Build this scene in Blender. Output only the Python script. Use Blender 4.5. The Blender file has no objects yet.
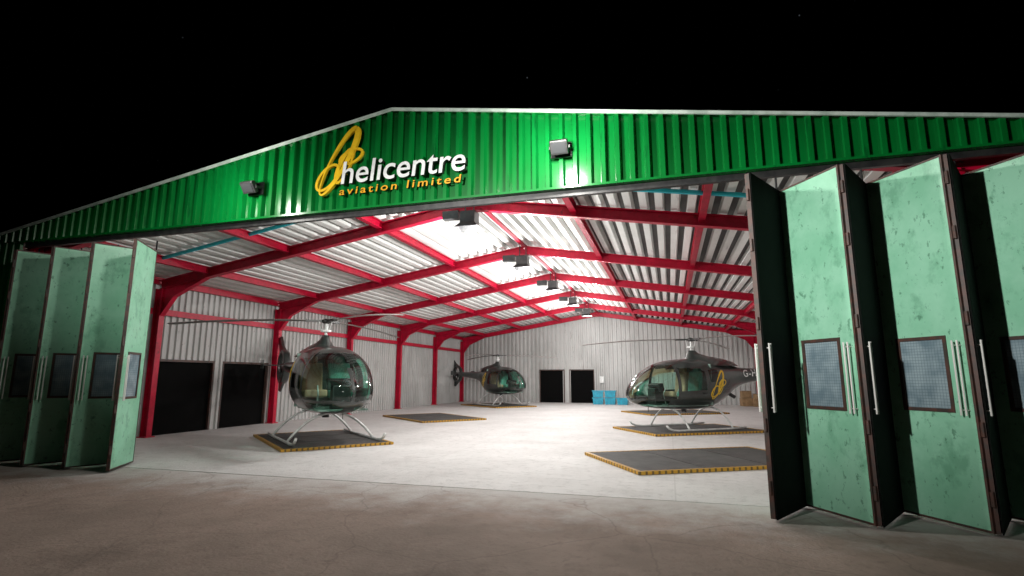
import bpy, bmesh, math, random
from mathutils import Vector, Matrix
random.seed(4)
S=bpy.context.scene
S.view_settings.view_transform='Standard'
S.view_settings.look='None'
S.view_settings.exposure=0
D=bpy.data

# ------------------------------------------------------------------ materials
def newmat(name):
    m=D.materials.new(name); m.use_nodes=True
    nt=m.node_tree; b=nt.nodes['Principled BSDF']
    return m,nt,b
def M(name,c1,c2=None,scale=3,rough=.6,metal=0,bump=0,lo=.4,hi=.6,stretch=(1,1,1),detail=4,bscale=None,spec=.5,rvar=0,coat=0):
    m,nt,b=newmat(name)
    b.inputs['Base Color'].default_value=(*c1,1)
    b.inputs['Roughness'].default_value=rough
    b.inputs['Metallic'].default_value=metal
    b.inputs['Specular IOR Level'].default_value=spec
    if coat: b.inputs['Coat Weight'].default_value=coat
    tc=nt.nodes.new('ShaderNodeTexCoord'); mp=nt.nodes.new('ShaderNodeMapping')
    mp.inputs['Scale'].default_value=stretch
    nt.links.new(tc.outputs['Object'],mp.inputs['Vector'])
    if c2:
        n=nt.nodes.new('ShaderNodeTexNoise'); n.inputs['Scale'].default_value=scale; n.inputs['Detail'].default_value=detail
        n.inputs['Roughness'].default_value=.65
        nt.links.new(mp.outputs[0],n.inputs['Vector'])
        r=nt.nodes.new('ShaderNodeValToRGB')
        r.color_ramp.elements[0].position=lo; r.color_ramp.elements[0].color=(*c1,1)
        r.color_ramp.elements[1].position=hi; r.color_ramp.elements[1].color=(*c2,1)
        nt.links.new(n.outputs['Fac'],r.inputs[0]); nt.links.new(r.outputs[0],b.inputs['Base Color'])
        if rvar:
            mr=nt.nodes.new('ShaderNodeMapRange'); mr.inputs['To Min'].default_value=rough-rvar; mr.inputs['To Max'].default_value=rough+rvar
            nt.links.new(n.outputs['Fac'],mr.inputs[0]); nt.links.new(mr.outputs[0],b.inputs['Roughness'])
    if bump:
        n2=nt.nodes.new('ShaderNodeTexNoise'); n2.inputs['Scale'].default_value=bscale or scale*6; n2.inputs['Detail'].default_value=2
        nt.links.new(mp.outputs[0],n2.inputs['Vector'])
        bp=nt.nodes.new('ShaderNodeBump'); bp.inputs['Strength'].default_value=bump; bp.inputs['Distance'].default_value=.02
        nt.links.new(n2.outputs['Fac'],bp.inputs['Height']); nt.links.new(bp.outputs[0],b.inputs['Normal'])
    return m

def spots(m,col,scale,thr,soft=.03,stretch=(1,1,1),amount=1.0,detail=5):
    nt=m.node_tree; b=nt.nodes['Principled BSDF']
    src=b.inputs['Base Color'].links[0].from_socket if b.inputs['Base Color'].links else None
    tc=nt.nodes.new('ShaderNodeTexCoord'); mp=nt.nodes.new('ShaderNodeMapping'); mp.inputs['Scale'].default_value=stretch
    nt.links.new(tc.outputs['Object'],mp.inputs['Vector'])
    n=nt.nodes.new('ShaderNodeTexNoise'); n.inputs['Scale'].default_value=scale; n.inputs['Detail'].default_value=detail; n.inputs['Roughness'].default_value=.7
    nt.links.new(mp.outputs[0],n.inputs['Vector'])
    mr=nt.nodes.new('ShaderNodeMapRange'); mr.inputs['From Min'].default_value=thr; mr.inputs['From Max'].default_value=thr+soft
    mr.inputs['To Max'].default_value=amount
    nt.links.new(n.outputs['Fac'],mr.inputs[0])
    mx=nt.nodes.new('ShaderNodeMix'); mx.data_type='RGBA'
    nt.links.new(mr.outputs[0],mx.inputs[0])
    if src: nt.links.new(src,mx.inputs[6])
    else: mx.inputs[6].default_value=b.inputs['Base Color'].default_value
    mx.inputs[7].default_value=(*col,1)
    nt.links.new(mx.outputs[2],b.inputs['Base Color'])
    return m

green=M('green_cladding',(.001,.155,.026),(.001,.115,.018),scale=1.3,rough=.24,bump=.05,metal=0,stretch=(1,1,.3),rvar=.06)
spots(green,(.001,.05,.012),5,.60,.08,(2,1,.25),.6)
verge=M('verge_trim',(.62,.72,.66),(.40,.50,.44),scale=4,rough=.5)
white_roof=M('roof_sheet_white',(.84,.84,.82),(.72,.72,.70),scale=.9,rough=.45,lo=.42,hi=.62,stretch=(2,.4,1))
spots(white_roof,(.25,.25,.24),2.2,.62,.1,(3,.35,1),.5)
roof_pan_shade=M('roof_sheet_painted_shade',(.07,.07,.068),(.04,.04,.039),scale=1.5,rough=.6,stretch=(2,.4,1))  # recess shade put into the colour: dark copy of the white sheet
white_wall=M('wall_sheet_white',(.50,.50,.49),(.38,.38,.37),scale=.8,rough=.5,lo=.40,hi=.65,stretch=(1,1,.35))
spots(white_wall,(.18,.165,.15),2.2,.60,.12,(2,2,.35),.5)
spots(white_wall,(.10,.085,.075),9,.65,.03,(1.5,1.5,.7),.75)
red=M('red_painted_steel',(.50,.003,.034),(.38,.002,.024),scale=5,rough=.42,bump=.04,spec=.3)
spots(red,(.16,.01,.02),9,.63,.06,detail=3)
teal=M('teal_pipe',(.02,.50,.62),rough=.4)
mint=M('mint_door_paint',(.32,.66,.47),(.24,.57,.38),scale=1.6,rough=.36,bump=.08,lo=.38,hi=.62,rvar=.1,bscale=40)
spots(mint,(.14,.38,.24),3.2,.53,.12,(1,1,.7),.65)
spots(mint,(.04,.15,.085),13,.60,.05,(1,1,.7),.6)
doorframe=M('door_edge_steel',(.045,.035,.03),(.09,.04,.03),scale=12,rough=.55)
leaf_shade=M('leaf_painted_shade',(.003,.004,.0035),(.005,.006,.0055),scale=4,rough=.8,spec=.08)  # near-black stand-in for the unlit side of the right-hand leaves
handle_m=M('handle_white',(.75,.75,.72),rough=.35)
black=M('painted_dark',(.003,.003,.003),rough=.9,spec=.1)
darkmetal=M('dark_lamp_metal',(.022,.022,.024),(.04,.04,.04),scale=8,rough=.4,metal=.3)
gold=M('gold_letters',(.80,.52,.02),(.68,.42,.015),scale=8,rough=.3,metal=.1)
gold2=M('orange_gold_letters',(.75,.36,.015),(.62,.30,.012),scale=8,rough=.35,metal=.1)
silver=M('silver_letters',(.80,.82,.82),(.66,.68,.68),scale=8,rough=.3,metal=.1)
letter_edge=M('letter_return_black',(.01,.012,.01),rough=.5)
steel=M('skid_aluminium',(.70,.71,.70),(.52,.53,.52),scale=6,rough=.35,metal=.15)
heli_paint=M('charcoal_gloss_paint',(.034,.042,.039),(.022,.028,.026),scale=2,rough=.28,coat=.7)
heli_dark=M('black_composite',(.012,.012,.012),(.02,.02,.02),scale=6,rough=.42)
blade_m=M('blade_grey',(.22,.20,.19),(.28,.26,.25),scale=6,rough=.45)
seat_m=M('seat_tan',(.60,.37,.24),(.48,.29,.19),scale=10,rough=.8)
seat2_m=M('seat_teal',(.18,.48,.39),(.13,.36,.29),scale=10,rough=.8)
cabin_m=M('cabin_lining',(.20,.29,.25),(.13,.20,.17),scale=7,rough=.7)
blue=M('blue_plastic',(.01,.34,.48),(.01,.24,.36),scale=5,rough=.4)
card=M('brown_cardboard',(.30,.19,.10),(.22,.14,.07),scale=5,rough=.9)
rubber=M('pad_rubber',(.040,.040,.038),(.075,.073,.07),scale=3,rough=.8,bump=.3,bscale=60,lo=.35,hi=.7)
lens=M('lamp_lens',(.03,.032,.034),rough=.12)

def glass_mat(name,tint,f0=.03):
    m=D.materials.new(name); m.use_nodes=True; nt=m.node_tree; nt.nodes.clear()
    o=nt.nodes.new('ShaderNodeOutputMaterial'); mx=nt.nodes.new('ShaderNodeMixShader')
    t=nt.nodes.new('ShaderNodeBsdfTransparent'); t.inputs[0].default_value=(*tint,1)
    g=nt.nodes.new('ShaderNodeBsdfGlossy'); g.inputs['Roughness'].default_value=.03
    f=nt.nodes.new('ShaderNodeFresnel'); f.inputs[0].default_value=1.45
    ad=nt.nodes.new('ShaderNodeMath'); ad.operation='ADD'; ad.inputs[1].default_value=f0
    nt.links.new(f.outputs[0],ad.inputs[0]); nt.links.new(ad.outputs[0],mx.inputs[0])
    nt.links.new(t.outputs[0],mx.inputs[1]); nt.links.new(g.outputs[0],mx.inputs[2]); nt.links.new(mx.outputs[0],o.inputs[0])
    return m
canopy=glass_mat('canopy_glass',(.66,.86,.78))
wired,nt,b=newmat('wired_glass')
b.inputs['Roughness'].default_value=.15
tc=nt.nodes.new('ShaderNodeTexCoord')
vn=nt.nodes.new('ShaderNodeTexNoise'); vn.inputs['Scale'].default_value=5
nt.links.new(tc.outputs['Object'],vn.inputs['Vector'])
cr=nt.nodes.new('ShaderNodeValToRGB'); cr.color_ramp.elements[0].color=(.15,.22,.26,1); cr.color_ramp.elements[1].color=(.30,.39,.43,1)
cr.color_ramp.elements[0].position=.35; cr.color_ramp.elements[1].position=.65
nt.links.new(vn.outputs['Fac'],cr.inputs[0])
sx=nt.nodes.new('ShaderNodeSeparateXYZ'); nt.links.new(tc.outputs['Object'],sx.inputs[0])
def grid(sock,freq):
    a=nt.nodes.new('ShaderNodeMath'); a.operation='MULTIPLY'; a.inputs[1].default_value=freq; nt.links.new(sock,a.inputs[0])
    f=nt.nodes.new('ShaderNodeMath'); f.operation='FRACT'; nt.links.new(a.outputs[0],f.inputs[0])
    l=nt.nodes.new('ShaderNodeMath'); l.operation='LESS_THAN'; l.inputs[1].default_value=.12; nt.links.new(f.outputs[0],l.inputs[0])
    return l.outputs[0]
g1=grid(sx.outputs['Z'],32); g2=grid(sx.outputs['Y'],38)
mxm=nt.nodes.new('ShaderNodeMath'); mxm.operation='MAXIMUM'; nt.links.new(g1,mxm.inputs[0]); nt.links.new(g2,mxm.inputs[1])
mm=nt.nodes.new('ShaderNodeMix'); mm.data_type='RGBA'; nt.links.new(mxm.outputs[0],mm.inputs[0]); nt.links.new(cr.outputs[0],mm.inputs[6]); mm.inputs[7].default_value=(.12,.18,.21,1)
nt.links.new(mm.outputs[2],b.inputs['Base Color'])

hazard,nt,b=newmat('hazard_edge_paint'); b.inputs['Roughness'].default_value=.55
tc=nt.nodes.new('ShaderNodeTexCoord'); sx=nt.nodes.new('ShaderNodeSeparateXYZ'); nt.links.new(tc.outputs['Object'],sx.inputs[0])
a=nt.nodes.new('ShaderNodeMath'); a.operation='ADD'; nt.links.new(sx.outputs['X'],a.inputs[0]); nt.links.new(sx.outputs['Y'],a.inputs[1])
c=nt.nodes.new('ShaderNodeMath'); c.operation='MULTIPLY'; c.inputs[1].default_value=9; nt.links.new(a.outputs[0],c.inputs[0])
f=nt.nodes.new('ShaderNodeMath'); f.operation='FRACT'; nt.links.new(c.outputs[0],f.inputs[0])
l=nt.nodes.new('ShaderNodeMath'); l.operation='LESS_THAN'; l.inputs[1].default_value=.35; nt.links.new(f.outputs[0],l.inputs[0])
mm=nt.nodes.new('ShaderNodeMix'); mm.data_type='RGBA'; nt.links.new(l.outputs[0],mm.inputs[0]); mm.inputs[6].default_value=(.48,.26,.025,1); mm.inputs[7].default_value=(.12,.07,.02,1)
nt.links.new(mm.outputs[2],b.inputs['Base Color'])

def concrete(name,ca,cb,stain,jx,rough,jointcol,crack=.5,spill_tone=None,spec=.5):
    m=M(name,ca,cb,scale=.7,rough=rough,bump=.35,lo=.35,hi=.65,bscale=28,rvar=.08,spec=spec)
    spots(m,stain,.9,.54,.14,(1,1,1),.6)
    spots(m,[x*.62 for x in ca],7,.52,.14,(1,1,1),.55)
    nt=m.node_tree; b=nt.nodes['Principled BSDF']; src=b.inputs['Base Color'].links[0].from_socket
    tc=nt.nodes.new('ShaderNodeTexCoord')
    nz=nt.nodes.new('ShaderNodeTexNoise'); nz.inputs['Scale'].default_value=1.2; nz.inputs['Detail'].default_value=4
    nt.links.new(tc.outputs['Object'],nz.inputs['Vector'])
    mixv=nt.nodes.new('ShaderNodeMix'); mixv.data_type='RGBA'; mixv.inputs[0].default_value=.35
    nt.links.new(tc.outputs['Object'],mixv.inputs[6]); nt.links.new(nz.outputs['Color'],mixv.inputs[7])
    v=nt.nodes.new('ShaderNodeTexVoronoi'); v.feature='DISTANCE_TO_EDGE'; v.inputs['Scale'].default_value=.8
    nt.links.new(mixv.outputs[2],v.inputs['Vector'])
    ck=nt.nodes.new('ShaderNodeMapRange'); ck.inputs['From Min'].default_value=.0; ck.inputs['From Max'].default_value=.008; ck.inputs['To Min'].default_value=crack; ck.inputs['To Max'].default_value=0
    nt.links.new(v.outputs['Distance'],ck.inputs[0])
    last=src
    if spill_tone:  # paler toward the hangar: spilled light put into the apron colour
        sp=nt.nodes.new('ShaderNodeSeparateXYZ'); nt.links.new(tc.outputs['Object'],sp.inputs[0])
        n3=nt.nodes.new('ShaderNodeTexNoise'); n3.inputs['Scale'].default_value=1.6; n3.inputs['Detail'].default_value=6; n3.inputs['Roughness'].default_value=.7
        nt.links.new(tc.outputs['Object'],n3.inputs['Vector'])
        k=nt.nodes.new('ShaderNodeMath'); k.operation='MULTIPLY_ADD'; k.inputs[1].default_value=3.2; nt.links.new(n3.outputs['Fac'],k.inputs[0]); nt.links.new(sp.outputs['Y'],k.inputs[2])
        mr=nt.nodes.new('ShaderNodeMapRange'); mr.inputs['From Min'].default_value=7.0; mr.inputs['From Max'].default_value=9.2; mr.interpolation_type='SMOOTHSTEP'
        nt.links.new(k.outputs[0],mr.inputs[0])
        mw=nt.nodes.new('ShaderNodeMix'); mw.data_type='RGBA'; nt.links.new(mr.outputs[0],mw.inputs[0]); nt.links.new(src,mw.inputs[6]); mw.inputs[7].default_value=(*spill_tone,1)
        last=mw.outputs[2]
    mx=nt.nodes.new('ShaderNodeMix'); mx.data_type='RGBA'; nt.links.new(ck.outputs[0],mx.inputs[0]); nt.links.new(last,mx.inputs[6]); mx.inputs[7].default_value=(*jointcol,1)
    last=mx.outputs[2]
    if jx:
        br=nt.nodes.new('ShaderNodeTexBrick'); br.offset=0; br.inputs['Scale'].default_value=1; br.inputs['Brick Width'].default_value=jx; br.inputs['Row Height'].default_value=jx
        br.inputs['Mortar Size'].default_value=.010
        nt.links.new(tc.outputs['Object'],br.inputs['Vector'])
        m2=nt.nodes.new('ShaderNodeMix'); m2.data_type='RGBA'
        fm=nt.nodes.new('ShaderNodeMath'); fm.operation='MULTIPLY'; fm.inputs[1].default_value=.25; nt.links.new(br.outputs['Fac'],fm.inputs[0])
        nt.links.new(fm.outputs[0],m2.inputs[0]); nt.links.new(last,m2.inputs[6]); m2.inputs[7].default_value=(*jointcol,1); last=m2.outputs[2]
    nt.links.new(last,b.inputs['Base Color'])
    return m
floor_m=concrete('painted_concrete_floor',(.62,.61,.60),(.54,.53,.52),(.46,.45,.44),4.28,.72,(.28,.27,.26),.10,spec=.25)
apron_m=concrete('apron_concrete',(.34,.255,.215),(.235,.18,.152),(.155,.117,.10),0,.88,(.10,.075,.065),.30,spill_tone=(.50,.485,.47),spec=.3)

# ------------------------------------------------------------------ helpers
def link(o): S.collection.objects.link(o); return o
def empty(name,loc=(0,0,0),rz=0,sc=1):
    e=D.objects.new(name,None); e.empty_display_size=.3; e.location=loc; e.rotation_euler=(0,0,rz); e.scale=(sc,)*3
    return link(e)
class Grp:
    def __init__(s,name,loc=(0,0,0),rz=0,sc=1,world=True):
        s.e=empty(name,loc,rz,sc); s.name=name; s.parts={}; s.world=world; s.loc=Vector(loc)
    def bm(s,part,mat):
        if part not in s.parts: s.parts[part]=(bmesh.new(),mat,[False,0])
        return s.parts[part][0]
    def opt(s,part,smooth=False,bevel=0):
        s.parts[part][2][0]=smooth; s.parts[part][2][1]=bevel
    def add(s,o):
        o.parent=s.e
        if s.world: o.matrix_parent_inverse=Matrix.Translation(-s.loc)
    def finish(s):
        for k,(bm,mat,(sm,bv)) in s.parts.items():
            me=D.meshes.new(k); bmesh.ops.recalc_face_normals(bm,faces=bm.faces); bm.to_mesh(me); bm.free()
            mats=mat if isinstance(mat,(list,tuple)) else [mat]
            for m in mats: me.materials.append(m)
            if sm:
                for p in me.polygons: p.use_smooth=True
            o=link(D.objects.new(k,me)); s.add(o)
            if bv:
                md=o.modifiers.new('bevel','BEVEL'); md.width=bv; md.segments=2; md.limit_method='ANGLE'
        return s.e
def obox(bm,c,ax,ay,az,dx,dy,dz,mi=0):
    c=Vector(c); ax=Vector(ax).normalized(); ay=Vector(ay).normalized(); az=Vector(az).normalized()
    v=[bm.verts.new(c+ax*(i*dx/2)+ay*(j*dy/2)+az*(k*dz/2)) for i in(-1,1) for j in(-1,1) for k in(-1,1)]
    for q in((0,1,3,2),(4,6,7,5),(0,4,5,1),(2,3,7,6),(0,2,6,4),(1,5,7,3)):
        f=bm.faces.new([v[i] for i in q]); f.material_index=mi
def box(bm,x0,x1,y0,y1,z0,z1,mi=0):
    obox(bm,((x0+x1)/2,(y0+y1)/2,(z0+z1)/2),(1,0,0),(0,1,0),(0,0,1),x1-x0,y1-y0,z1-z0,mi)
def beam(bm,p0,p1,w,h,up=(0,0,1)):
    p0=Vector(p0);p1=Vector(p1);d=(p1-p0);L=d.length;d.normalize();up=Vector(up)
    s=d.cross(up).normalized();u=s.cross(d).normalized()
    obox(bm,(p0+p1)/2,d,s,u,L,w,h)
def ibeam(bm,p0,p1,w,h,up=(0,0,1),t=.02):
    p0=Vector(p0);p1=Vector(p1);d=(p1-p0).normalized();up=Vector(up)
    s=d.cross(up).normalized();u=s.cross(d).normalized()
    beam(bm,p0+u*(h/2-t/2),p1+u*(h/2-t/2),w,t,up); beam(bm,p0-u*(h/2-t/2),p1-u*(h/2-t/2),w,t,up)
    beam(bm,p0,p1,t,h-2*t-.002,up)
def tube(bm,pts,r,n=10,closed=False,rs=None):
    pts=[Vector(p) for p in pts]; rings=[]
    prev=None
    for i,p in enumerate(pts):
        a=pts[max(i-1,0)];b_=pts[min(i+1,len(pts)-1)]
        t=(b_-a).normalized()
        if prev is None:
            ref=Vector((0,0,1)) if abs(t.z)<.9 else Vector((1,0,0)); s=t.cross(ref).normalized()
        else: s=(prev-t*prev.dot(t)).normalized()
        prev=s;u=t.cross(s); rr=rs[i] if rs else r
        rings.append([bm.verts.new(p+s*math.cos(2*math.pi*k/n)*rr+u*math.sin(2*math.pi*k/n)*rr) for k in range(n)])
    for i in range(len(rings)-1):
        for k in range(n):
            bm.faces.new((rings[i][k],rings[i][(k+1)%n],rings[i+1][(k+1)%n],rings[i+1][k]))
    bm.faces.new(rings[0]); bm.faces.new(rings[-1])
def corr(bm,org,U,V,N,length,pitch,depth,f0,f1,openings=(),prof=((0,0),(.42,0),(.52,1),(.90,1),(1,0)),pan=False):
    org=Vector(org);U=Vector(U);V=Vector(V);N=Vector(N)
    ss=[]
    k=0
    while k*pitch<length:
        for a,b_ in prof[:-1]: 
            s=(k+a)*pitch
            if s<length: ss.append((s,b_*depth))
        k+=1
    ss.append((length,0))
    for (s0,o0),(s1,o1) in zip(ss,ss[1:]):
        mid=(s0+s1)/2; lo=None
        for (a,b_,top) in openings:
            if a<mid<b_: lo=top
        q0=f0(s0) if lo is None else lo; q1=f0(s1) if lo is None else lo
        v=[bm.verts.new(org+U*s0+V*q0+N*o0),bm.verts.new(org+U*s1+V*q1+N*o1),bm.verts.new(org+U*s1+V*f1(s1)+N*o1),bm.verts.new(org+U*s0+V*f1(s0)+N*o0)]
        f=bm.faces.new(v)
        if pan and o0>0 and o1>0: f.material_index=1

# ------------------------------------------------------------------ constants
XA=-4.1; HW=9.0; XL=XA-HW; XR=XA+HW; SL=.16; ZA=5.77
YF=7.2; YB=32.9; ZO=4.19
def rz(x): return ZA-SL*abs(x-XA)
frames=[YF+.32,10.82,15.35,19.75,24.1,28.4,YB-.3]

def sheet(name,x0,x1,y0,y1,z,mat,n=1):
    bm=bmesh.new(); v=[bm.verts.new(p) for p in((x0,y0,z),(x1,y0,z),(x1,y1,z),(x0,y1,z))]; bm.faces.new(v)
    me=D.meshes.new(name); bm.to_mesh(me); bm.free(); me.materials.append(mat); return link(D.objects.new(name,me))
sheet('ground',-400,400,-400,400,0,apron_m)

H=Grp('helicopter_hangar',(XA,20,0))
bm=H.bm('floor_slab',floor_m); box(bm,XL+.02,XR-.02,YF-.0,YB-.02,-.05,.006)
bm=H.bm('front_fascia',green)
corr(bm,(XL,YF,0),(1,0,0),(0,0,1),(0,-1,0),2*HW,.2,.075,lambda s:ZO,lambda s:rz(XL+s)-.02,prof=((0,0),(.50,0),(.60,1),(.88,1),(1,0)))
bm=H.bm('front_cladding',green)
corr(bm,(XL,YF,0),(1,0,0),(0,0,1),(0,-1,0),.8,.2,.045,lambda s:0,lambda s:ZO-.002)
corr(bm,(XR-.3,YF,0),(1,0,0),(0,0,1),(0,-1,0),.3,.2,.045,lambda s:0,lambda s:ZO-.002)
corr(bm,(XL-.06,YF,0),(0,1,0),(0,0,1),(-1,0,0),YB-YF,.2,.045,lambda s:0,lambda s:rz(XL)-.1)
corr(bm,(XR+.06,YF,0),(0,1,0),(0,0,1),(1,0,0),YB-YF,.2,.045,lambda s:0,lambda s:rz(XR)-.1)
bm=H.bm('fascia_drip_trim',green)
box(bm,XL+.8,XR-.3,YF-.083,YF+.10,ZO-.035,ZO-.003)
bm=H.bm('door_track',darkmetal)
box(bm,XL+.82,XR-.32,YF+.02,YF+.09,ZO-.12,ZO-.038)
bm=H.bm('verge_trim',verge)
for sgn in(-1,1):
    p0=Vector((XA,YF-.095,rz(XA)+.0)); p1=Vector((XA+sgn*(HW+.12),YF-.095,ZA-SL*(HW+.12)))
    beam(bm,p0,p1,.03,.045)
bm=H.bm('roof_outer',green)
for sgn in(-1,1):
    p0=Vector((XA,0,ZA+.03)); p1=Vector((XA+sgn*(HW+.15),0,ZA+.03-SL*(HW+.15)))
    d=(p1-p0); L=d.length; d.normalize(); n=Vector((sgn*SL,0,1)).normalized()
    obox(bm,(p0+p1)/2+Vector((0,(YF+YB)/2-.0,-.03)),d,(0,1,0),n,L,YB-YF+.06,.03)
bm=H.bm('ceiling_sheets',[white_roof,roof_pan_shade])
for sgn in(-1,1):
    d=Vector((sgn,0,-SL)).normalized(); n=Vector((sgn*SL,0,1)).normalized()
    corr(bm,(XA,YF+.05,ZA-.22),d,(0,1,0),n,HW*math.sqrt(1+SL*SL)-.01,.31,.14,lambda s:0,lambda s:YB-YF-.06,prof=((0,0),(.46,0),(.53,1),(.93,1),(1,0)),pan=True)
bm=H.bm('wall_sheets',white_wall)
corr(bm,(XL,YF+.05,0),(0,1,0),(0,0,1),(1,0,0),YB-YF-.06,.2,.05,lambda s:0,lambda s:rz(XL)-.12,
     openings=[(10.96-YF-.05,12.85-YF,1.95),(13.3-YF-.05,15.1-YF,1.95)])
corr(bm,(XR,YF+.05,0),(0,1,0),(0,0,1),(-1,0,0),YB-YF-.06,.2,.05,lambda s:0,lambda s:rz(XR)-.12)
corr(bm,(XL,YB,0),(1,0,0),(0,0,1),(0,-1,0),2*HW,.26,.06,lambda s:0,lambda s:rz(XL+s)-.14,
     openings=[(-7.74-XL,-6.3-XL,1.98),(-5.86-XL,-4.46-XL,1.98)])
bm=H.bm('doorway_dark_panels',black)  # black panels painted in for the darkness beyond the openings
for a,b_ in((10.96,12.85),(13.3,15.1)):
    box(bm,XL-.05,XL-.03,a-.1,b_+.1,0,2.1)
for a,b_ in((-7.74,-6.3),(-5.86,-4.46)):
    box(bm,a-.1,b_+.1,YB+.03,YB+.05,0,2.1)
bm=H.bm('doorway_frames',doorframe)
for a,b_ in((10.94,12.87),(13.28,15.12)):
    box(bm,XL-.02,XL+.06,a-.05,a,0,2.0); box(bm,XL-.02,XL+.06,b_,b_+.05,0,2.0); box(bm,XL-.02,XL+.061,a,b_,1.94,2.0)
for a,b_ in((-7.76,-6.28),(-5.88,-4.44)):
    box(bm,a-.05,a,YB-.07,YB+.02,0,2.02); box(bm,b_,b_+.05,YB-.07,YB+.02,0,2.02); box(bm,a,b_,YB-.071,YB+.02,1.96,2.02)
bm=H.bm('back_skin',green); box(bm,XL-.05,XR+.05,YB+.07,YB+.09,0,4.2)
bm=H.bm('portal_frames',red)
RD=.25
for y in frames:
    for sgn in(-1,1):
        xe=XA+sgn*(HW-.19)
        zt=ZA-.29-RD/2
        p0=Vector((XA,y,zt)); p1=Vector((xe,y,zt-SL*(HW-.19)))
        ibeam(bm,p0,p1,.16,RD,(0,0,1),.022)
        ibeam(bm,(xe,y,0),(xe,y,p1.z-.1),.15,.22,(1,0,0),.022)
        hz=p1.z-RD/2; xi=xe-sgn*1.5; zi=p1.z+SL*1.5-RD/2; xc=xe-sgn*.11
        pts=[(xc,y,hz+.05),(xc,y,hz-.70),(xe-sgn*.50,y,hz-.20),(xi,y,zi)]
        vs0=[bm.verts.new((a,b_-.012,c_)) for a,b_,c_ in pts]; vs1=[bm.verts.new((a,b_+.012,c_)) for a,b_,c_ in pts]
        bm.faces.new(vs0); bm.faces.new(vs1[::-1])
        for i in range(4): bm.faces.new((vs0[i],vs0[(i+1)%4],vs1[(i+1)%4],vs1[i]))
        beam(bm,pts[1],pts[2],.14,.02,(0,0,1)); beam(bm,pts[2],pts[3],.14,.02,(0,0,1))
        box(bm,xe-.15,xe+.15,y-.14,y+.14,.006,.03)
        for q in(2.3,4.85,7.3):
            x=XA+sgn*q; z=zt-SL*q
            box(bm,x-.06,x+.06,y-.088,y-.081,z-.09,z+.09)
    box(bm,XA-.25,XA+.25,y-.10,y+.10,ZA-.29-RD-.03,ZA-.29-RD+.01)
bm=H.bm('purlins',red)
ya=YF+.2; yb=YB-.05
for off in(2.3,4.85,7.3):
    for sgn in(-1,1):
        x=XA+sgn*off; z=ZA-.25-SL*off-.095
        for y0,y1 in zip([YF+.12]+frames,frames+[YB-.06]):
            if y1-y0<.15: continue
            ibeam(bm,(x,y0+.012,z),(x,y1-.012,z),.13,.18,(0,0,1),.018)
for sgn in(-1,1):
    ibeam(bm,(XA+sgn*(HW-.13),ya,rz(XL)-.28),(XA+sgn*(HW-.13),yb,rz(XL)-.28),.12,.18)
    for y0,y1 in zip(frames,frames[1:]):
        beam(bm,(XA+sgn*(HW-.11),y0+.14,3.24),(XA+sgn*(HW-.11),y1-.14,3.24),.07,.16)
beam(bm,(XA,ya,ZA-.27),(XA,yb,ZA-.27),.10,.07)
box(bm,XL+.80,XL+.96,YF+.11,YF+.27,0,ZO-.07)
box(bm,XR-.46,XR-.3,YF+.11,YF+.27,0,ZO-.07)
bm=H.bm('teal_conduit',teal)
zoff=-.30
for sgn in(-1,1):
    tube(bm,[(XA+sgn*.3,9.5,ZA+zoff-SL*.3),(XA+sgn*(HW-.3),9.5,ZA+zoff-SL*(HW-.3))],.045,8)
bm=H.bm('wall_conduit',steel)
tube(bm,[(-3.9,YB-.09,.0),(-3.9,YB-.09,3.0)],.02,6)
tube(bm,[(XL+.08,17.3,.0),(XL+.08,17.3,3.1)],.02,6)
box(bm,-4.05,-3.8,YB-.18,YB-.08,1.2,1.6)
box(bm,XL+.06,XL+.16,17.15,17.45,1.2,1.65)
H.finish()

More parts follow.
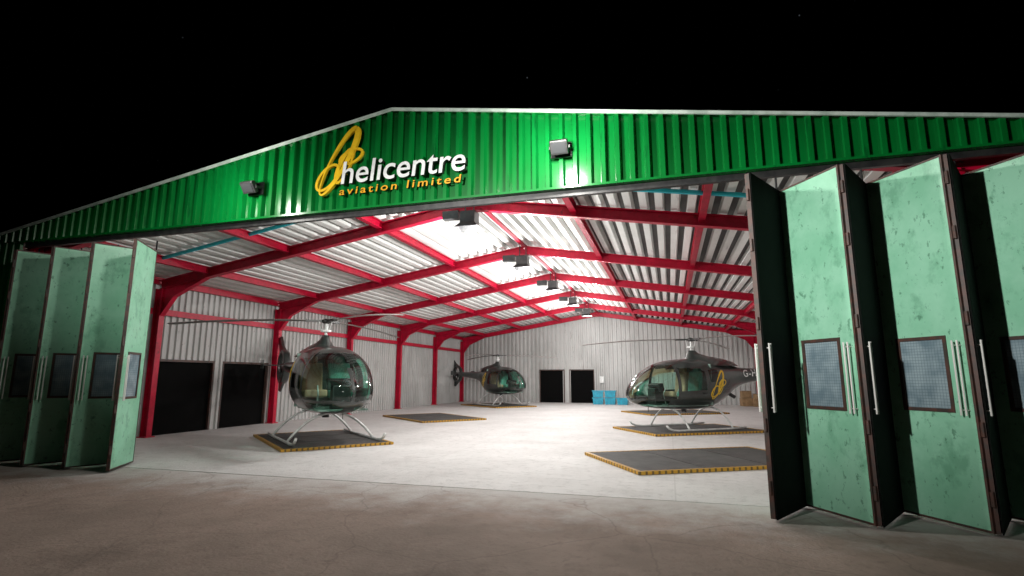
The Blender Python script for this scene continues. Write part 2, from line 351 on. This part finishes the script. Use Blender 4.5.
# ------------------------------------------------------------------ folding doors
def folding(name,seq,ztop=3.86,dark=False):
    pts=seq
    cx=sum(p[0] for p in pts)/len(pts)
    G=Grp(name,(cx,7,0))
    P=G.bm('leaf_panels',mint); F=G.bm('leaf_edges',doorframe); W=G.bm('leaf_windows',wired); Hn=G.bm('pull_handles',handle_m); R=G.bm('hanger_rollers',darkmetal)
    if dark: B=G.bm('leaf_shade_sheet',leaf_shade)
    z0=.035
    for i,(a,b_) in enumerate(zip(pts,pts[1:])):
        a=Vector((a[0],a[1],0)); b_=Vector((b_[0],b_[1],0))
        d=(b_-a); L=d.length; d.normalize(); n=Vector((-d.y,d.x,0)); up=Vector((0,0,1))
        g=.012
        def slab(bm,s0,s1,za,zb,t,off=0):
            obox(bm,a+d*(s0+s1)/2+up*(za+zb)/2+n*off,d,n,up,s1-s0,t,zb-za)
        wz0,wz1=1.16,1.93; ws0,ws1=L*.23,L*.77
        e=.022
        slab(P,g+e,L-g-e,z0+e,wz0,.04); slab(P,g+e,L-g-e,wz1,ztop-e,.04); slab(P,g+e,ws0,wz0,wz1,.04); slab(P,ws1,L-g-e,wz0,wz1,.04)
        slab(F,g,g+e,z0,ztop,.05); slab(F,L-g-e,L-g,z0,ztop,.05); slab(F,g+e,L-g-e,z0,z0+e,.05); slab(F,g+e,L-g-e,ztop-e,ztop,.05)
        w=.026
        slab(F,ws0-.01,ws0+w,wz0-.01,wz1+.01,.062); slab(F,ws1-w,ws1+.01,wz0-.01,wz1+.01,.062)
        slab(F,ws0+w,ws1-w,wz0-.01,wz0+w,.062); slab(F,ws0+w,ws1-w,wz1-w,wz1+.01,.062)
        slab(W,ws0+w,ws1-w,wz0+w,wz1-w,.03)
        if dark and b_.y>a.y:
            slab(B,g-.004,L-g+.004,z0-.004,ztop+.004,.012,-.040)  # shade of the unlit leaf side, added as a black sheet
        for zh in(.35,1.0,2.1,3.0,3.6):
            tube(F,[a+up*(zh-.07),a+up*(zh+.07)],.018,8)
        tipend = L-.075 if b_.y<a.y else .075
        for dd in(0,.05 if b_.y>a.y else -.05):
            for sgn in(-1,1):
                q=a+d*(tipend+dd)+n*sgn*.075
                tube(Hn,[q+up*1.13,q+up*1.88],.009,8)
                for zz in(1.18,1.83): tube(Hn,[q+up*zz,q-n*sgn*.05+up*zz],.007,6)
        m=b_ if b_.y>a.y else a
        if abs(m.y-7.4)<.3: tube(R,[m+up*(ztop-.01),m+up*4.06],.014,8)
    G.finish()
lt=[-8.68,-9.66,-10.63,-11.6]
seq=[]
for i,x in enumerate(lt):
    seq.append((x,6.68)); seq.append((x-.53,7.52))
folding('folding_door',seq[:-1]+[(-12.08,7.35)])
rt=[.97,1.94,2.92,3.9]
seq=[]
for x in rt:
    seq.append((x,6.45)); seq.append((x+.47,7.27))
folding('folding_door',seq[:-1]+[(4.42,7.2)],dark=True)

# ------------------------------------------------------------------ logo & sign
def ellipse_pts(cx,cy,a,b_,rot,n=48,t0=0,t1=2*math.pi):
    out=[]
    for i in range(n+1):
        t=t0+(t1-t0)*i/n; x=a*math.cos(t); y=b_*math.sin(t)
        out.append((cx+x*math.cos(rot)-y*math.sin(rot),cy+x*math.sin(rot)+y*math.cos(rot)))
    return out
def ribbon(bm,pts,wf,T,th=.03):
    n=len(pts); L=[];R=[]
    for i,(x,y) in enumerate(pts):
        a=pts[max(i-1,0)];b_=pts[min(i+1,n-1)]
        dx,dy=b_[0]-a[0],b_[1]-a[1]; l=math.hypot(dx,dy) or 1; nx,ny=-dy/l,dx/l; w=wf(i/(n-1))
        L.append([bm.verts.new(T(x+nx*w,y+ny*w,0)),bm.verts.new(T(x+nx*w,y+ny*w,th))])
        R.append([bm.verts.new(T(x-nx*w,y-ny*w,0)),bm.verts.new(T(x-nx*w,y-ny*w,th))])
    for i in range(n-1):
        bm.faces.new((L[i][1],L[i+1][1],R[i+1][1],R[i][1])); bm.faces.new((L[i][0],L[i+1][0],R[i+1][0],R[i][0]))
        bm.faces.new((L[i][0],L[i+1][0],L[i+1][1],L[i][1])); bm.faces.new((R[i][0],R[i+1][0],R[i+1][1],R[i][1]))
def logo(bm,T,s=1.0,th=.03):
    rot=math.radians(61)
    sc=lambda P:[(x*s,y*s) for x,y in P]
    ribbon(bm,sc(ellipse_pts(.40,.54,.58,.135,rot)),lambda t:s*(.026+.016*math.sin(2*math.pi*t+2.2)),T,th)
    ribbon(bm,sc(ellipse_pts(.50,.46,.28,.085,math.radians(66))),lambda t:s*(.024+.010*math.sin(2*math.pi*t)),T,th*.8)
    ribbon(bm,sc(ellipse_pts(.60,.60,.20,.10,math.radians(20),32)),lambda t:s*.020,T,th*.65)
    ribbon(bm,sc(ellipse_pts(.22,.30,.24,.13,math.radians(48),32)),lambda t:s*.020,T,th*.9)
def text_mesh(txt,width,height,extrude,shear=0,offset=0,space=1):
    cu=D.curves.new('t','FONT'); cu.body=txt; cu.extrude=extrude; cu.shear=shear; cu.offset=offset; cu.space_character=space; cu.resolution_u=6
    o=D.objects.new('t',cu); link(o); bpy.context.view_layer.update()
    me=D.meshes.new_from_object(o.evaluated_get(bpy.context.evaluated_depsgraph_get()))
    D.objects.remove(o)
    xs=[v.co.x for v in me.vertices]; ys=[v.co.y for v in me.vertices]
    x0,x1,y1=min(xs),max(xs),max(ys)
    for v in me.vertices:
        v.co.x=(v.co.x-x0)*width/(x1-x0); v.co.y=v.co.y*height/y1
    return me
YS=YF-.115
SG=Grp('hangar_sign',(-4,YS,4.8))
bm=SG.bm('rotor_emblem',gold)
logo(bm,lambda u,v,w:Vector((-5.44+u*1.08,YS+.03-w,4.40+v*1.06)),1,.05)
def addtext(G,name,txt,w,h,loc,mat,shear,off,ex=.02,space=1):
    me=text_mesh(txt,w,h,ex,shear,off,space); me.name=name
    me.materials.append(mat); me.materials.append(letter_edge)
    for p in me.polygons:
        if abs(p.normal.z)<.5: p.material_index=1
    o=link(D.objects.new(name,me))
    me.transform(Matrix.Translation(Vector(loc))@Matrix.Rotation(math.radians(90),4,'X'))
    G.add(o)
addtext(SG,'company_lettering','helicentre',2.14,.37,(-4.93,YS,4.575),silver,.10,.008,.035,1.0)
addtext(SG,'subtitle_lettering','aviation limited',2.10,.12,(-4.96,YS,4.395),gold2,.1,.010,.02,1.35)
SG.finish()

# ------------------------------------------------------------------ lamps
def pointlight(name,loc,power,col,rad,parent=None):
    l=D.lights.new(name,'POINT'); l.energy=power; l.color=col; l.shadow_soft_size=rad
    o=link(D.objects.new(name,l)); o.location=loc
    if parent: parent.add(o)
    return o
def floodlight(x,z,power):
    G=Grp('floodlight',(x,YF-.3,z))
    d=Vector((0,-.80,-.60)); u=Vector((0,-.60,.80)); c=Vector((x,YF-.26,z))
    bm=G.bm('housing',darkmetal); obox(bm,c,(1,0,0),d,u,.25,.09,.20); G.opt('housing',False,.012)
    obox(bm,c-d*.07,(1,0,0),d,u,.19,.05,.14)
    bm=G.bm('lens',lens); obox(bm,c+d*.048,(1,0,0),d,u,.20,.01,.15)
    bm=G.bm('bracket',darkmetal)
    for s in(-1,1): beam(bm,c+Vector((s*.14,0,0)),(x+s*.14,YF-.10,z+.02),.012,.04)
    box(bm,x-.15,x+.15,YF-.11,YF-.077,z-.09,z+.13)
    pointlight('flood_lamp',(x,YF-.95,z-.08),power,(1,.97,.90),.10,G)
    G.finish()
floodlight(-1.34,4.70,210)
floodlight(-6.63,4.66,95)

def added_mast(x,y,h,aim,power):  # added mast out of view, put in to light the fascia and doors
    G=Grp('added_floodlight_mast',(x,y,0))
    bm=G.bm('added_column',steel); tube(bm,[(x,y,0),(x,y,h)],.08,14,rs=[.09,.05]); tube(bm,[(x,y,0),(x,y,.04)],.2,14)
    d=(Vector(aim)-Vector((x,y,h))).normalized(); s=d.cross(Vector((0,0,1))).normalized(); u=s.cross(d)
    c=Vector((x,y,h+.12))
    bm=G.bm('added_lamp_head',darkmetal); obox(bm,c,s,d,u,.6,.14,.4); beam(bm,(x,y,h-.02),c,.05,.05,(0,1,0)); G.opt('added_lamp_head',False,.02)
    bm=G.bm('added_lamp_glass',lens); obox(bm,c+d*.073,s,d,u,.52,.008,.32)
    l=D.lights.new('added_mast_light','SPOT'); l.energy=power; l.spot_size=math.radians(130); l.spot_blend=.95; l.shadow_soft_size=.12; l.color=(1,.98,.93)
    o=link(D.objects.new('added_mast_light',l)); o.location=c+d*.1
    o.rotation_euler=d.to_track_quat('-Z','Y').to_euler(); o.scale=(1,.22,1)
    G.add(o); G.finish()
added_mast(-4.3,-1.0,4.4,(-2.0,7.0,2.85),5600)

for i,y in enumerate(frames[1:-1]):
    G=Grp('ceiling_lamp',(XA,y,5.1))
    bm=G.bm('housing',darkmetal)
    zc=4.98
    obox(bm,(XA,y-.16,zc+.02),(1,0,0),(0,1,0),(0,0,1),.34,.30,.26); 
    v0=[bm.verts.new((XA+a*.17,y-.16+b_*.15,zc-.11)) for a,b_ in((-1,-1),(1,-1),(1,1),(-1,1))]
    v1=[bm.verts.new((XA+a*.27,y-.16+b_*.24,zc-.22)) for a,b_ in((-1,-1),(1,-1),(1,1),(-1,1))]
    for k in range(4): bm.faces.new((v0[k],v0[(k+1)%4],v1[(k+1)%4],v1[k]))
    tube(bm,[(XA-.1,y-.16,zc+.14),(XA-.1,y-.16,ZA-.3)],.014,6); tube(bm,[(XA+.1,y-.16,zc+.14),(XA+.1,y-.16,ZA-.3)],.014,6)
    box(bm,XA-.62,XA-.24,y-.24,y-.06,zc+.02,zc+.2)
    pointlight('lamp',(XA,y-.16,zc-.75),[440,430,440,470,420][min(i,4)],(1,.995,.97),.14,G)
    G.finish()

# ------------------------------------------------------------------ landing pads
def pad(cx,cy,rot,L=3.75,W=2.5):
    G=Grp('landing_pad',(cx,cy,0),rot,1,world=False)
    h=.06; e=.07
    bm=G.bm('deck',rubber); box(bm,-L/2+e,L/2-e,-W/2+e,W/2-e,.02,h)
    bm=G.bm('hazard_edge',hazard); q=e-.002
    box(bm,-L/2,L/2,-W/2,-W/2+q,.012,h+.004); box(bm,-L/2,L/2,W/2-q,W/2,.012,h+.004)
    box(bm,-L/2,-L/2+q,-W/2+e,W/2-e,.012,h+.004); box(bm,L/2-q,L/2,-W/2+e,W/2-e,.012,h+.004)
    bm=G.bm('deck_seams',heli_dark)
    for k in(-1,1): box(bm,k*L/6-.008,k*L/6+.008,-W/2+.12,W/2-.12,h,h+.004)
    bm=G.bm('castors',heli_dark)
    for a in(-1,1):
        for b_ in(-1,1): tube(bm,[(a*(L/2-.2),b_*(W/2-.2)-.02,.03),(a*(L/2-.2),b_*(W/2-.2)+.02,.03)],.024,10)
    G.finish()
A1=math.radians(-40); A2=math.radians(33); A3=math.radians(44)
pad(-8.25,11.5,A1,3.6,2.4); pad(-8.65,18.9,A1); pad(-9.0,28.0,A1)
pad(.5,10.75,math.radians(30),3.7,2.3); pad(.45,16.6,A2,3.6,2.4); pad(.1,24.6,A2)

# ------------------------------------------------------------------ helicopter
def cr_interp(keys,n):
    out=[]; m=len(keys)
    for i in range(m-1):
        p0=keys[max(i-1,0)];p1=keys[i];p2=keys[i+1];p3=keys[min(i+2,m-1)]
        k=max(2,int(round(n*(abs(p2[0]-p1[0])))))
        for j in range(k):
            t=j/k
            out.append([.5*((2*b_)+(-a+c_)*t+(2*a-5*b_+4*c_-d)*t*t+(-a+3*b_-3*c_+d)*t**3) for a,b_,c_,d in zip(p0,p1,p2,p3)])
    out.append(list(keys[-1])); return out
def sect(x,zc,w,ht,hb,a,e=2.35):
    c,s=math.cos(a),math.sin(a)
    y=w*math.copysign(abs(c)**(2/e),c); z=zc+(ht if s>0 else hb)*math.copysign(abs(s)**(2/e),s)
    return (x,y,z)
KEY=[(2.10,.90,.03,.03,.03),(2.05,.90,.18,.15,.13),(1.9,.92,.36,.31,.25),(1.65,.95,.50,.50,.36),(1.3,1.0,.60,.66,.46),(.9,1.04,.645,.74,.53),
 (.4,1.06,.65,.775,.57),(-.1,1.08,.63,.77,.58),(-.5,1.12,.56,.70,.55),(-.9,1.20,.43,.56,.46),(-1.3,1.30,.29,.38,.33),(-1.7,1.37,.20,.25,.23),(-2.4,1.42,.155,.18,.17),(-3.2,1.46,.125,.14,.14),(-3.95,1.50,.10,.11,.11)]
def body_at(x):
    for k0,k1 in zip(KEY,KEY[1:]):
        if k1[0]<=x<=k0[0]:
            t=(k0[0]-x)/(k0[0]-k1[0]); return [a+(b_-a)*t for a,b_ in zip(k0,k1)]
def side_y(x,z):
    _,zc,w,ht,hb=body_at(x); h=ht if z>zc else hb; q=min(1,abs(z-zc)/h); return w*(1-q**2.35)**(1/2.35)
def helicopter(cx,cy,rot,az,sc=1.12):
    G=Grp('helicopter',(cx,cy,.066),rot,sc,world=False)
    bm=G.bm('fuselage',[heli_paint,canopy,heli_dark]); NA=96
    st=cr_interp(KEY,22); rings=[]
    for s in st: rings.append([bm.verts.new(sect(*s,2*math.pi*k/NA)) for k in range(NA)])
    for i in range(len(rings)-1):
        for k in range(NA):
            f=bm.faces.new((rings[i][k],rings[i][(k+1)%NA],rings[i+1][(k+1)%NA],rings[i+1][k]))
            x,y,z=f.calc_center_median()
            mi=0
            if x>.98 and .80<z<1.66 and abs(y)>.022: mi=1
            if x>1.2 and .58<z<.74 and abs(y)>.10 and x<1.9: mi=1
            if .06<x<.90 and 1.00<z<1.58 and not (x<.16 and z>1.5): mi=1
            if (-.42<x<-.04) and 1.22<z<1.55: mi=1
            if -.9<x<-.55 and .9<z<1.3 and abs(y)>.2 and (int(z*30)%2==0): mi=2
            f.material_index=mi
    bm.faces.new(rings[0]); bm.faces.new(rings[-1]); G.opt('fuselage',True)
    bm=G.bm('door_seams',heli_dark)
    for sg in(-1,1):
        loop=[(.94,.62),(.94,1.2),(.90,1.66),(.5,1.70),(.04,1.70),(-.02,1.3),(.02,.62),(.5,.56),(.94,.62)]
        dense=[]
        for (xa,za),(xb,zb) in zip(loop,loop[1:]):
            for j in range(8): t=j/8; dense.append((xa+(xb-xa)*t,za+(zb-za)*t))
        dense.append(loop[0])
        tube(bm,[(x,sg*(side_y(x,z)+.001),z) for x,z in dense],.006,5)
        box(bm,.10,.22,sg*(side_y(.15,.93)+.012)-.012,sg*(side_y(.15,.93)+.012)+.012,.915,.945)
    bm=G.bm('cabin_lining',cabin_m); box(bm,-.1,1.55,-.45,.45,.60,.63)
    box(bm,-.22,-.18,-.5,.5,.62,1.7)
    for sg,nm in((-1,'seat_tan'),(1,'seat_teal')):
        bm=G.bm(nm,seat_m if sg<0 else seat2_m)
        obox(bm,(.40,sg*.28,.88),(1,0,.1),(0,1,0),(-.1,0,1),.46,.44,.14)
        obox(bm,(.15,sg*.28,1.20),(1,0,.15),(0,1,0),(-.15,0,1),.11,.44,.60)
        obox(bm,(.08,sg*.28,1.56),(1,0,.15),(0,1,0),(-.15,0,1),.09,.24,.16)
        G.opt(nm,False,.03)
    bm=G.bm('instrument_console',heli_dark)
    box(bm,1.18,1.38,-.17,.17,.63,1.06); obox(bm,(1.22,0,1.08),(1,0,-.3),(0,1,0),(.3,0,1),.14,.50,.20); G.opt('instrument_console',False,.02)
    bm=G.bm('cyclic_sticks',steel)
    for sg in(-1,1): tube(bm,[(.72,sg*.28,.63),(.78,sg*.28,.9),(.70,sg*.28,1.05)],.014,6)
    bm=G.bm('mast_fairing',heli_paint)
    ks=[(1.66,.95,.46,-.40),(1.78,.82,.34,-.38),(1.87,.60,.22,-.28),(1.93,.36,.14,-.12),(2.00,.18,.09,-.02),(2.08,.10,.07,0)]
    rg=[[bm.verts.new((cx_+a*math.cos(2*math.pi*k/28)*(1.25 if math.cos(2*math.pi*k/28)<0 else .75),b_*math.sin(2*math.pi*k/28),z)) for k in range(28)] for z,a,b_,cx_ in ks]
    for i in range(len(rg)-1):
        for k in range(28): bm.faces.new((rg[i][k],rg[i][(k+1)%28],rg[i+1][(k+1)%28],rg[i+1][k]))
    bm.faces.new(rg[-1]); G.opt('mast_fairing',True)
    bm=G.bm('rotor_mast',steel)
    tube(bm,[(0,0,2.05),(0,0,2.42)],.03,12); tube(bm,[(0,0,2.15),(0,0,2.19)],.11,16); 
    for k in range(3):
        a=az+k*2*math.pi/3+.35; tube(bm,[(.10*math.cos(a),.10*math.sin(a),2.18),(.15*math.cos(a),.15*math.sin(a),2.36)],.010,6)
    bm=G.bm('rotor_hub',heli_dark); tube(bm,[(0,0,2.33),(0,0,2.36),(0,0,2.40),(0,0,2.43)],.1,16,rs=[.06,.10,.10,.04])
    bm2=G.bm('rotor_blades',blade_m)
    for k in range(3):
        a=az+k*2*math.pi/3; d=Vector((math.cos(a),math.sin(a),0)); s=Vector((-d.y,d.x,0)); zz=Vector((0,0,1))
        obox(bm,d*.25+zz*2.38,d,s,zz,.34,.08,.045)
        prev=None
        for j in range(9):
            r=.38+ (2.98-.38)*j/8; ch=.055 if j==0 else .092
            zr=2.38+.02*math.sin(r)-.014*r*r
            p=d*r+zz*zr
            cur=[bm2.verts.new(p+s*ch*1.0+zz*.004),bm2.verts.new(p+s*ch*.4+zz*.017),bm2.verts.new(p-s*ch*1.0-zz*.012),bm2.verts.new(p+s*ch*.4-zz*.011)]
            if prev:
                for q in range(4): bm2.faces.new((prev[q],prev[(q+1)%4],cur[(q+1)%4],cur[q]))
            else: bm2.faces.new(cur)
            prev=cur
        bm2.faces.new(prev)
    tx,tz=-4.18,1.50; RO,RI=.46,.36
    bm=G.bm('tail_shroud',heli_paint); N=36
    prof=[(RO,-.05),(RO-.02,-.09),(RI+.02,-.09),(RI,-.06),(RI,.06),(RI+.02,.09),(RO-.02,.09),(RO,.05)]
    rr=[[bm.verts.new((tx+r*math.cos(2*math.pi*k/N),y,tz+r*math.sin(2*math.pi*k/N))) for r,y in prof] for k in range(N)]
    for k in range(N):
        for q in range(8): bm.faces.new((rr[k][q],rr[k][(q+1)%8],rr[(k+1)%N][(q+1)%8],rr[(k+1)%N][q]))
    G.opt('tail_shroud',True)
    bm=G.bm('tail_fin',heli_paint)
    def plate(pts,t0):
        a=[bm.verts.new((x,t0,z)) for x,z in pts]; b_=[bm.verts.new((x,-t0,z)) for x,z in pts]
        bm.faces.new(a); bm.faces.new(b_[::-1])
        for i in range(len(pts)): bm.faces.new((a[i],a[(i+1)%len(pts)],b_[(i+1)%len(pts)],b_[i]))
    plate([(-3.86,1.82),(-4.1,1.94),(-4.42,1.9),(-4.62,1.66),(-4.95,2.32),(-4.72,2.36),(-4.42,2.1)],.035)
    plate([(-3.95,1.10),(-4.3,1.06),(-4.5,1.14),(-4.55,.86),(-4.40,.82)],.03)
    obox(bm,(-3.55,0,1.52),(1,0,0),(0,1,0),(0,0,1),.32,1.25,.03)
    for sg in(-1,1): obox(bm,(-3.6,sg*.63,1.55),(1,0,0),(0,1,0),(0,0,1),.38,.02,.22)
    G.opt('tail_fin',False,.012)
    bm=G.bm('tail_rotor',heli_dark)
    tube(bm,[(tx,-.07,tz),(tx,.07,tz)],.09,14)
    for k in range(7):
        a=2*math.pi*k/7; d=Vector((math.cos(a),0,math.sin(a))); s=Vector((-d.z,.5,d.x)).normalized()
        obox(bm,Vector((tx,0,tz))+d*.21,d,s,d.cross(s),.27,.06,.012)
    bm=G.bm('landing_skids',steel)
    for sg in(-1,1):
        y=sg*.80
        tube(bm,[(-1.0,y,.04),(-.5,y,.027),(1.15,y,.027),(1.35,y,.04),(1.48,y,.09),(1.55,y,.16)],.026,10)
    for x in(.85,-.55):
        zt=.53
        pts=[]
        for j in range(21):
            t=-1+2*j/20; y=.80*t; z=.04+(zt-.04)*(1-abs(t)**2.2)
            pts.append((x,y,z))
        tube(bm,pts,.024,10)
    G.opt('landing_skids',True)
    bm=G.bm('exhaust_and_antennas',darkmetal)
    tube(bm,[(-1.0,.15,.95),(-1.25,.2,.80)],.05,12); tube(bm,[(1.5,0,.58),(1.5,0,.45)],.008,5); tube(bm,[(-2.0,0,1.6),(-2.1,0,1.9)],.007,5)
    tube(bm,[(.35,.0,.50),(.35,.0,.42)],.07,12)
    bm=G.bm('side_emblem',gold)
    for sg in(1,-1):
        def T(u,v,w,sg=sg):
            x=(-.05-u*.90) if sg>0 else (-.75+u*.85)
            z=.76+v*.80
            x=max(min(x,1.9),-1.6)
            return Vector((x,sg*(side_y(x,z)+.004+w),z))
        logo(bm,T,.90,.006)
    me=text_mesh('G-HCEN',1.15,.19,.002,0,.01,1.1); me.materials.append(silver)
    for v in me.vertices:
        x=-1.62-v.co.x; z=1.36+v.co.y+(v.co.x*.05); v.co=Vector((x,(side_y(x,z)+.004+v.co.z),z))
    o=link(D.objects.new('registration_lettering',me)); G.add(o)
    G.finish()
helicopter(-8.3,11.6,A1,math.radians(9),1.2)
helicopter(-9.1,28.3,A1,math.radians(60),1.12)
helicopter(.65,16.9,math.radians(38)+math.pi,-math.radians(32),1.08)

# ------------------------------------------------------------------ storage items
def crate(x,y,n,rot=0):
    G=Grp('storage_crate',(x,y,0),rot,1,world=False)
    bm=G.bm('tub',blue)
    for k in range(n):
        z=.01+k*.40
        vb=[(-.30,-.2),(.30,-.2),(.30,.2),(-.30,.2)]
        a=[bm.verts.new((p*.9,q*.9,z)) for p,q in vb]; b_=[bm.verts.new((p,q,z+.36)) for p,q in vb]
        bm.faces.new(a); bm.faces.new(b_)
        for i in range(4): bm.faces.new((a[i],a[(i+1)%4],b_[(i+1)%4],b_[i]))
        box(bm,-.33,.33,-.23,.23,z+.33,z+.38)
        for q in(-.15,0,.15): box(bm,q-.015,q+.015,-.215,-.19,z+.04,z+.33)
    G.finish()
crate(-4.0,31.3,2,.08); crate(-3.3,31.35,2,-.05); crate(-2.6,31.25,1,-.1)
def cbox(x,y,rot,s=1):
    G=Grp('cardboard_box',(x,y,0),rot,s,world=False)
    bm=G.bm('carton',card); box(bm,-.25,.25,-.2,.2,.01,.40); box(bm,-.23,.2,-.19,.17,.41,.72)
    bm=G.bm('flaps',card); obox(bm,(0,-.10,.735),(1,0,0),(0,1,.1),(0,-.1,1),.42,.17,.006); obox(bm,(0,.09,.735),(1,0,0),(0,1,-.1),(0,.1,1),.42,.17,.006)
    G.finish()
cbox(3.9,31.6,.2,1.1); cbox(4.4,31.2,-.1,.9)

# ------------------------------------------------------------------ world (night)
w=D.worlds.new('World'); S.world=w; w.use_nodes=True; nt=w.node_tree; nt.nodes.clear()
out=nt.nodes.new('ShaderNodeOutputWorld'); bg=nt.nodes.new('ShaderNodeBackground'); sky=nt.nodes.new('ShaderNodeTexSky')
sky.sky_type='NISHITA'; sky.sun_disc=False; sky.sun_elevation=math.radians(-8); sky.sun_rotation=math.radians(200)
nt.links.new(sky.outputs[0],bg.inputs[0]); bg.inputs[1].default_value=.0015
tc=nt.nodes.new('ShaderNodeTexCoord'); v=nt.nodes.new('ShaderNodeTexVoronoi'); v.inputs['Scale'].default_value=42
nt.links.new(tc.outputs['Generated'],v.inputs['Vector'])
lt_=nt.nodes.new('ShaderNodeMapRange'); lt_.inputs['From Min'].default_value=.0; lt_.inputs['From Max'].default_value=.05; lt_.inputs['To Min'].default_value=1; lt_.inputs['To Max'].default_value=0
nt.links.new(v.outputs['Distance'],lt_.inputs[0])
sc_=nt.nodes.new('ShaderNodeSeparateColor'); nt.links.new(v.outputs['Color'],sc_.inputs[0])
pw=nt.nodes.new('ShaderNodeMath'); pw.operation='POWER'; pw.inputs[1].default_value=9; nt.links.new(sc_.outputs[0],pw.inputs[0])
ml=nt.nodes.new('ShaderNodeMath'); ml.operation='MULTIPLY'; nt.links.new(lt_.outputs[0],ml.inputs[0]); nt.links.new(pw.outputs[0],ml.inputs[1])
bg2=nt.nodes.new('ShaderNodeBackground'); bg2.inputs[0].default_value=(.8,.9,1,1)
m3=nt.nodes.new('ShaderNodeMath'); m3.operation='MULTIPLY'; m3.inputs[1].default_value=.2; nt.links.new(ml.outputs[0],m3.inputs[0]); nt.links.new(m3.outputs[0],bg2.inputs[1])
ad=nt.nodes.new('ShaderNodeAddShader'); nt.links.new(bg.outputs[0],ad.inputs[0]); nt.links.new(bg2.outputs[0],ad.inputs[1]); nt.links.new(ad.outputs[0],out.inputs[0])

# ------------------------------------------------------------------ camera
cd=D.cameras.new('camera'); cam=link(D.objects.new('camera',cd)); cd.sensor_width=36; cd.lens=18.7; cd.clip_end=1500; cd.clip_start=.05
cam.location=(0,0,1.5); cam.rotation_euler=(math.radians(99.6),0,math.radians(16.3))
S.camera=cam
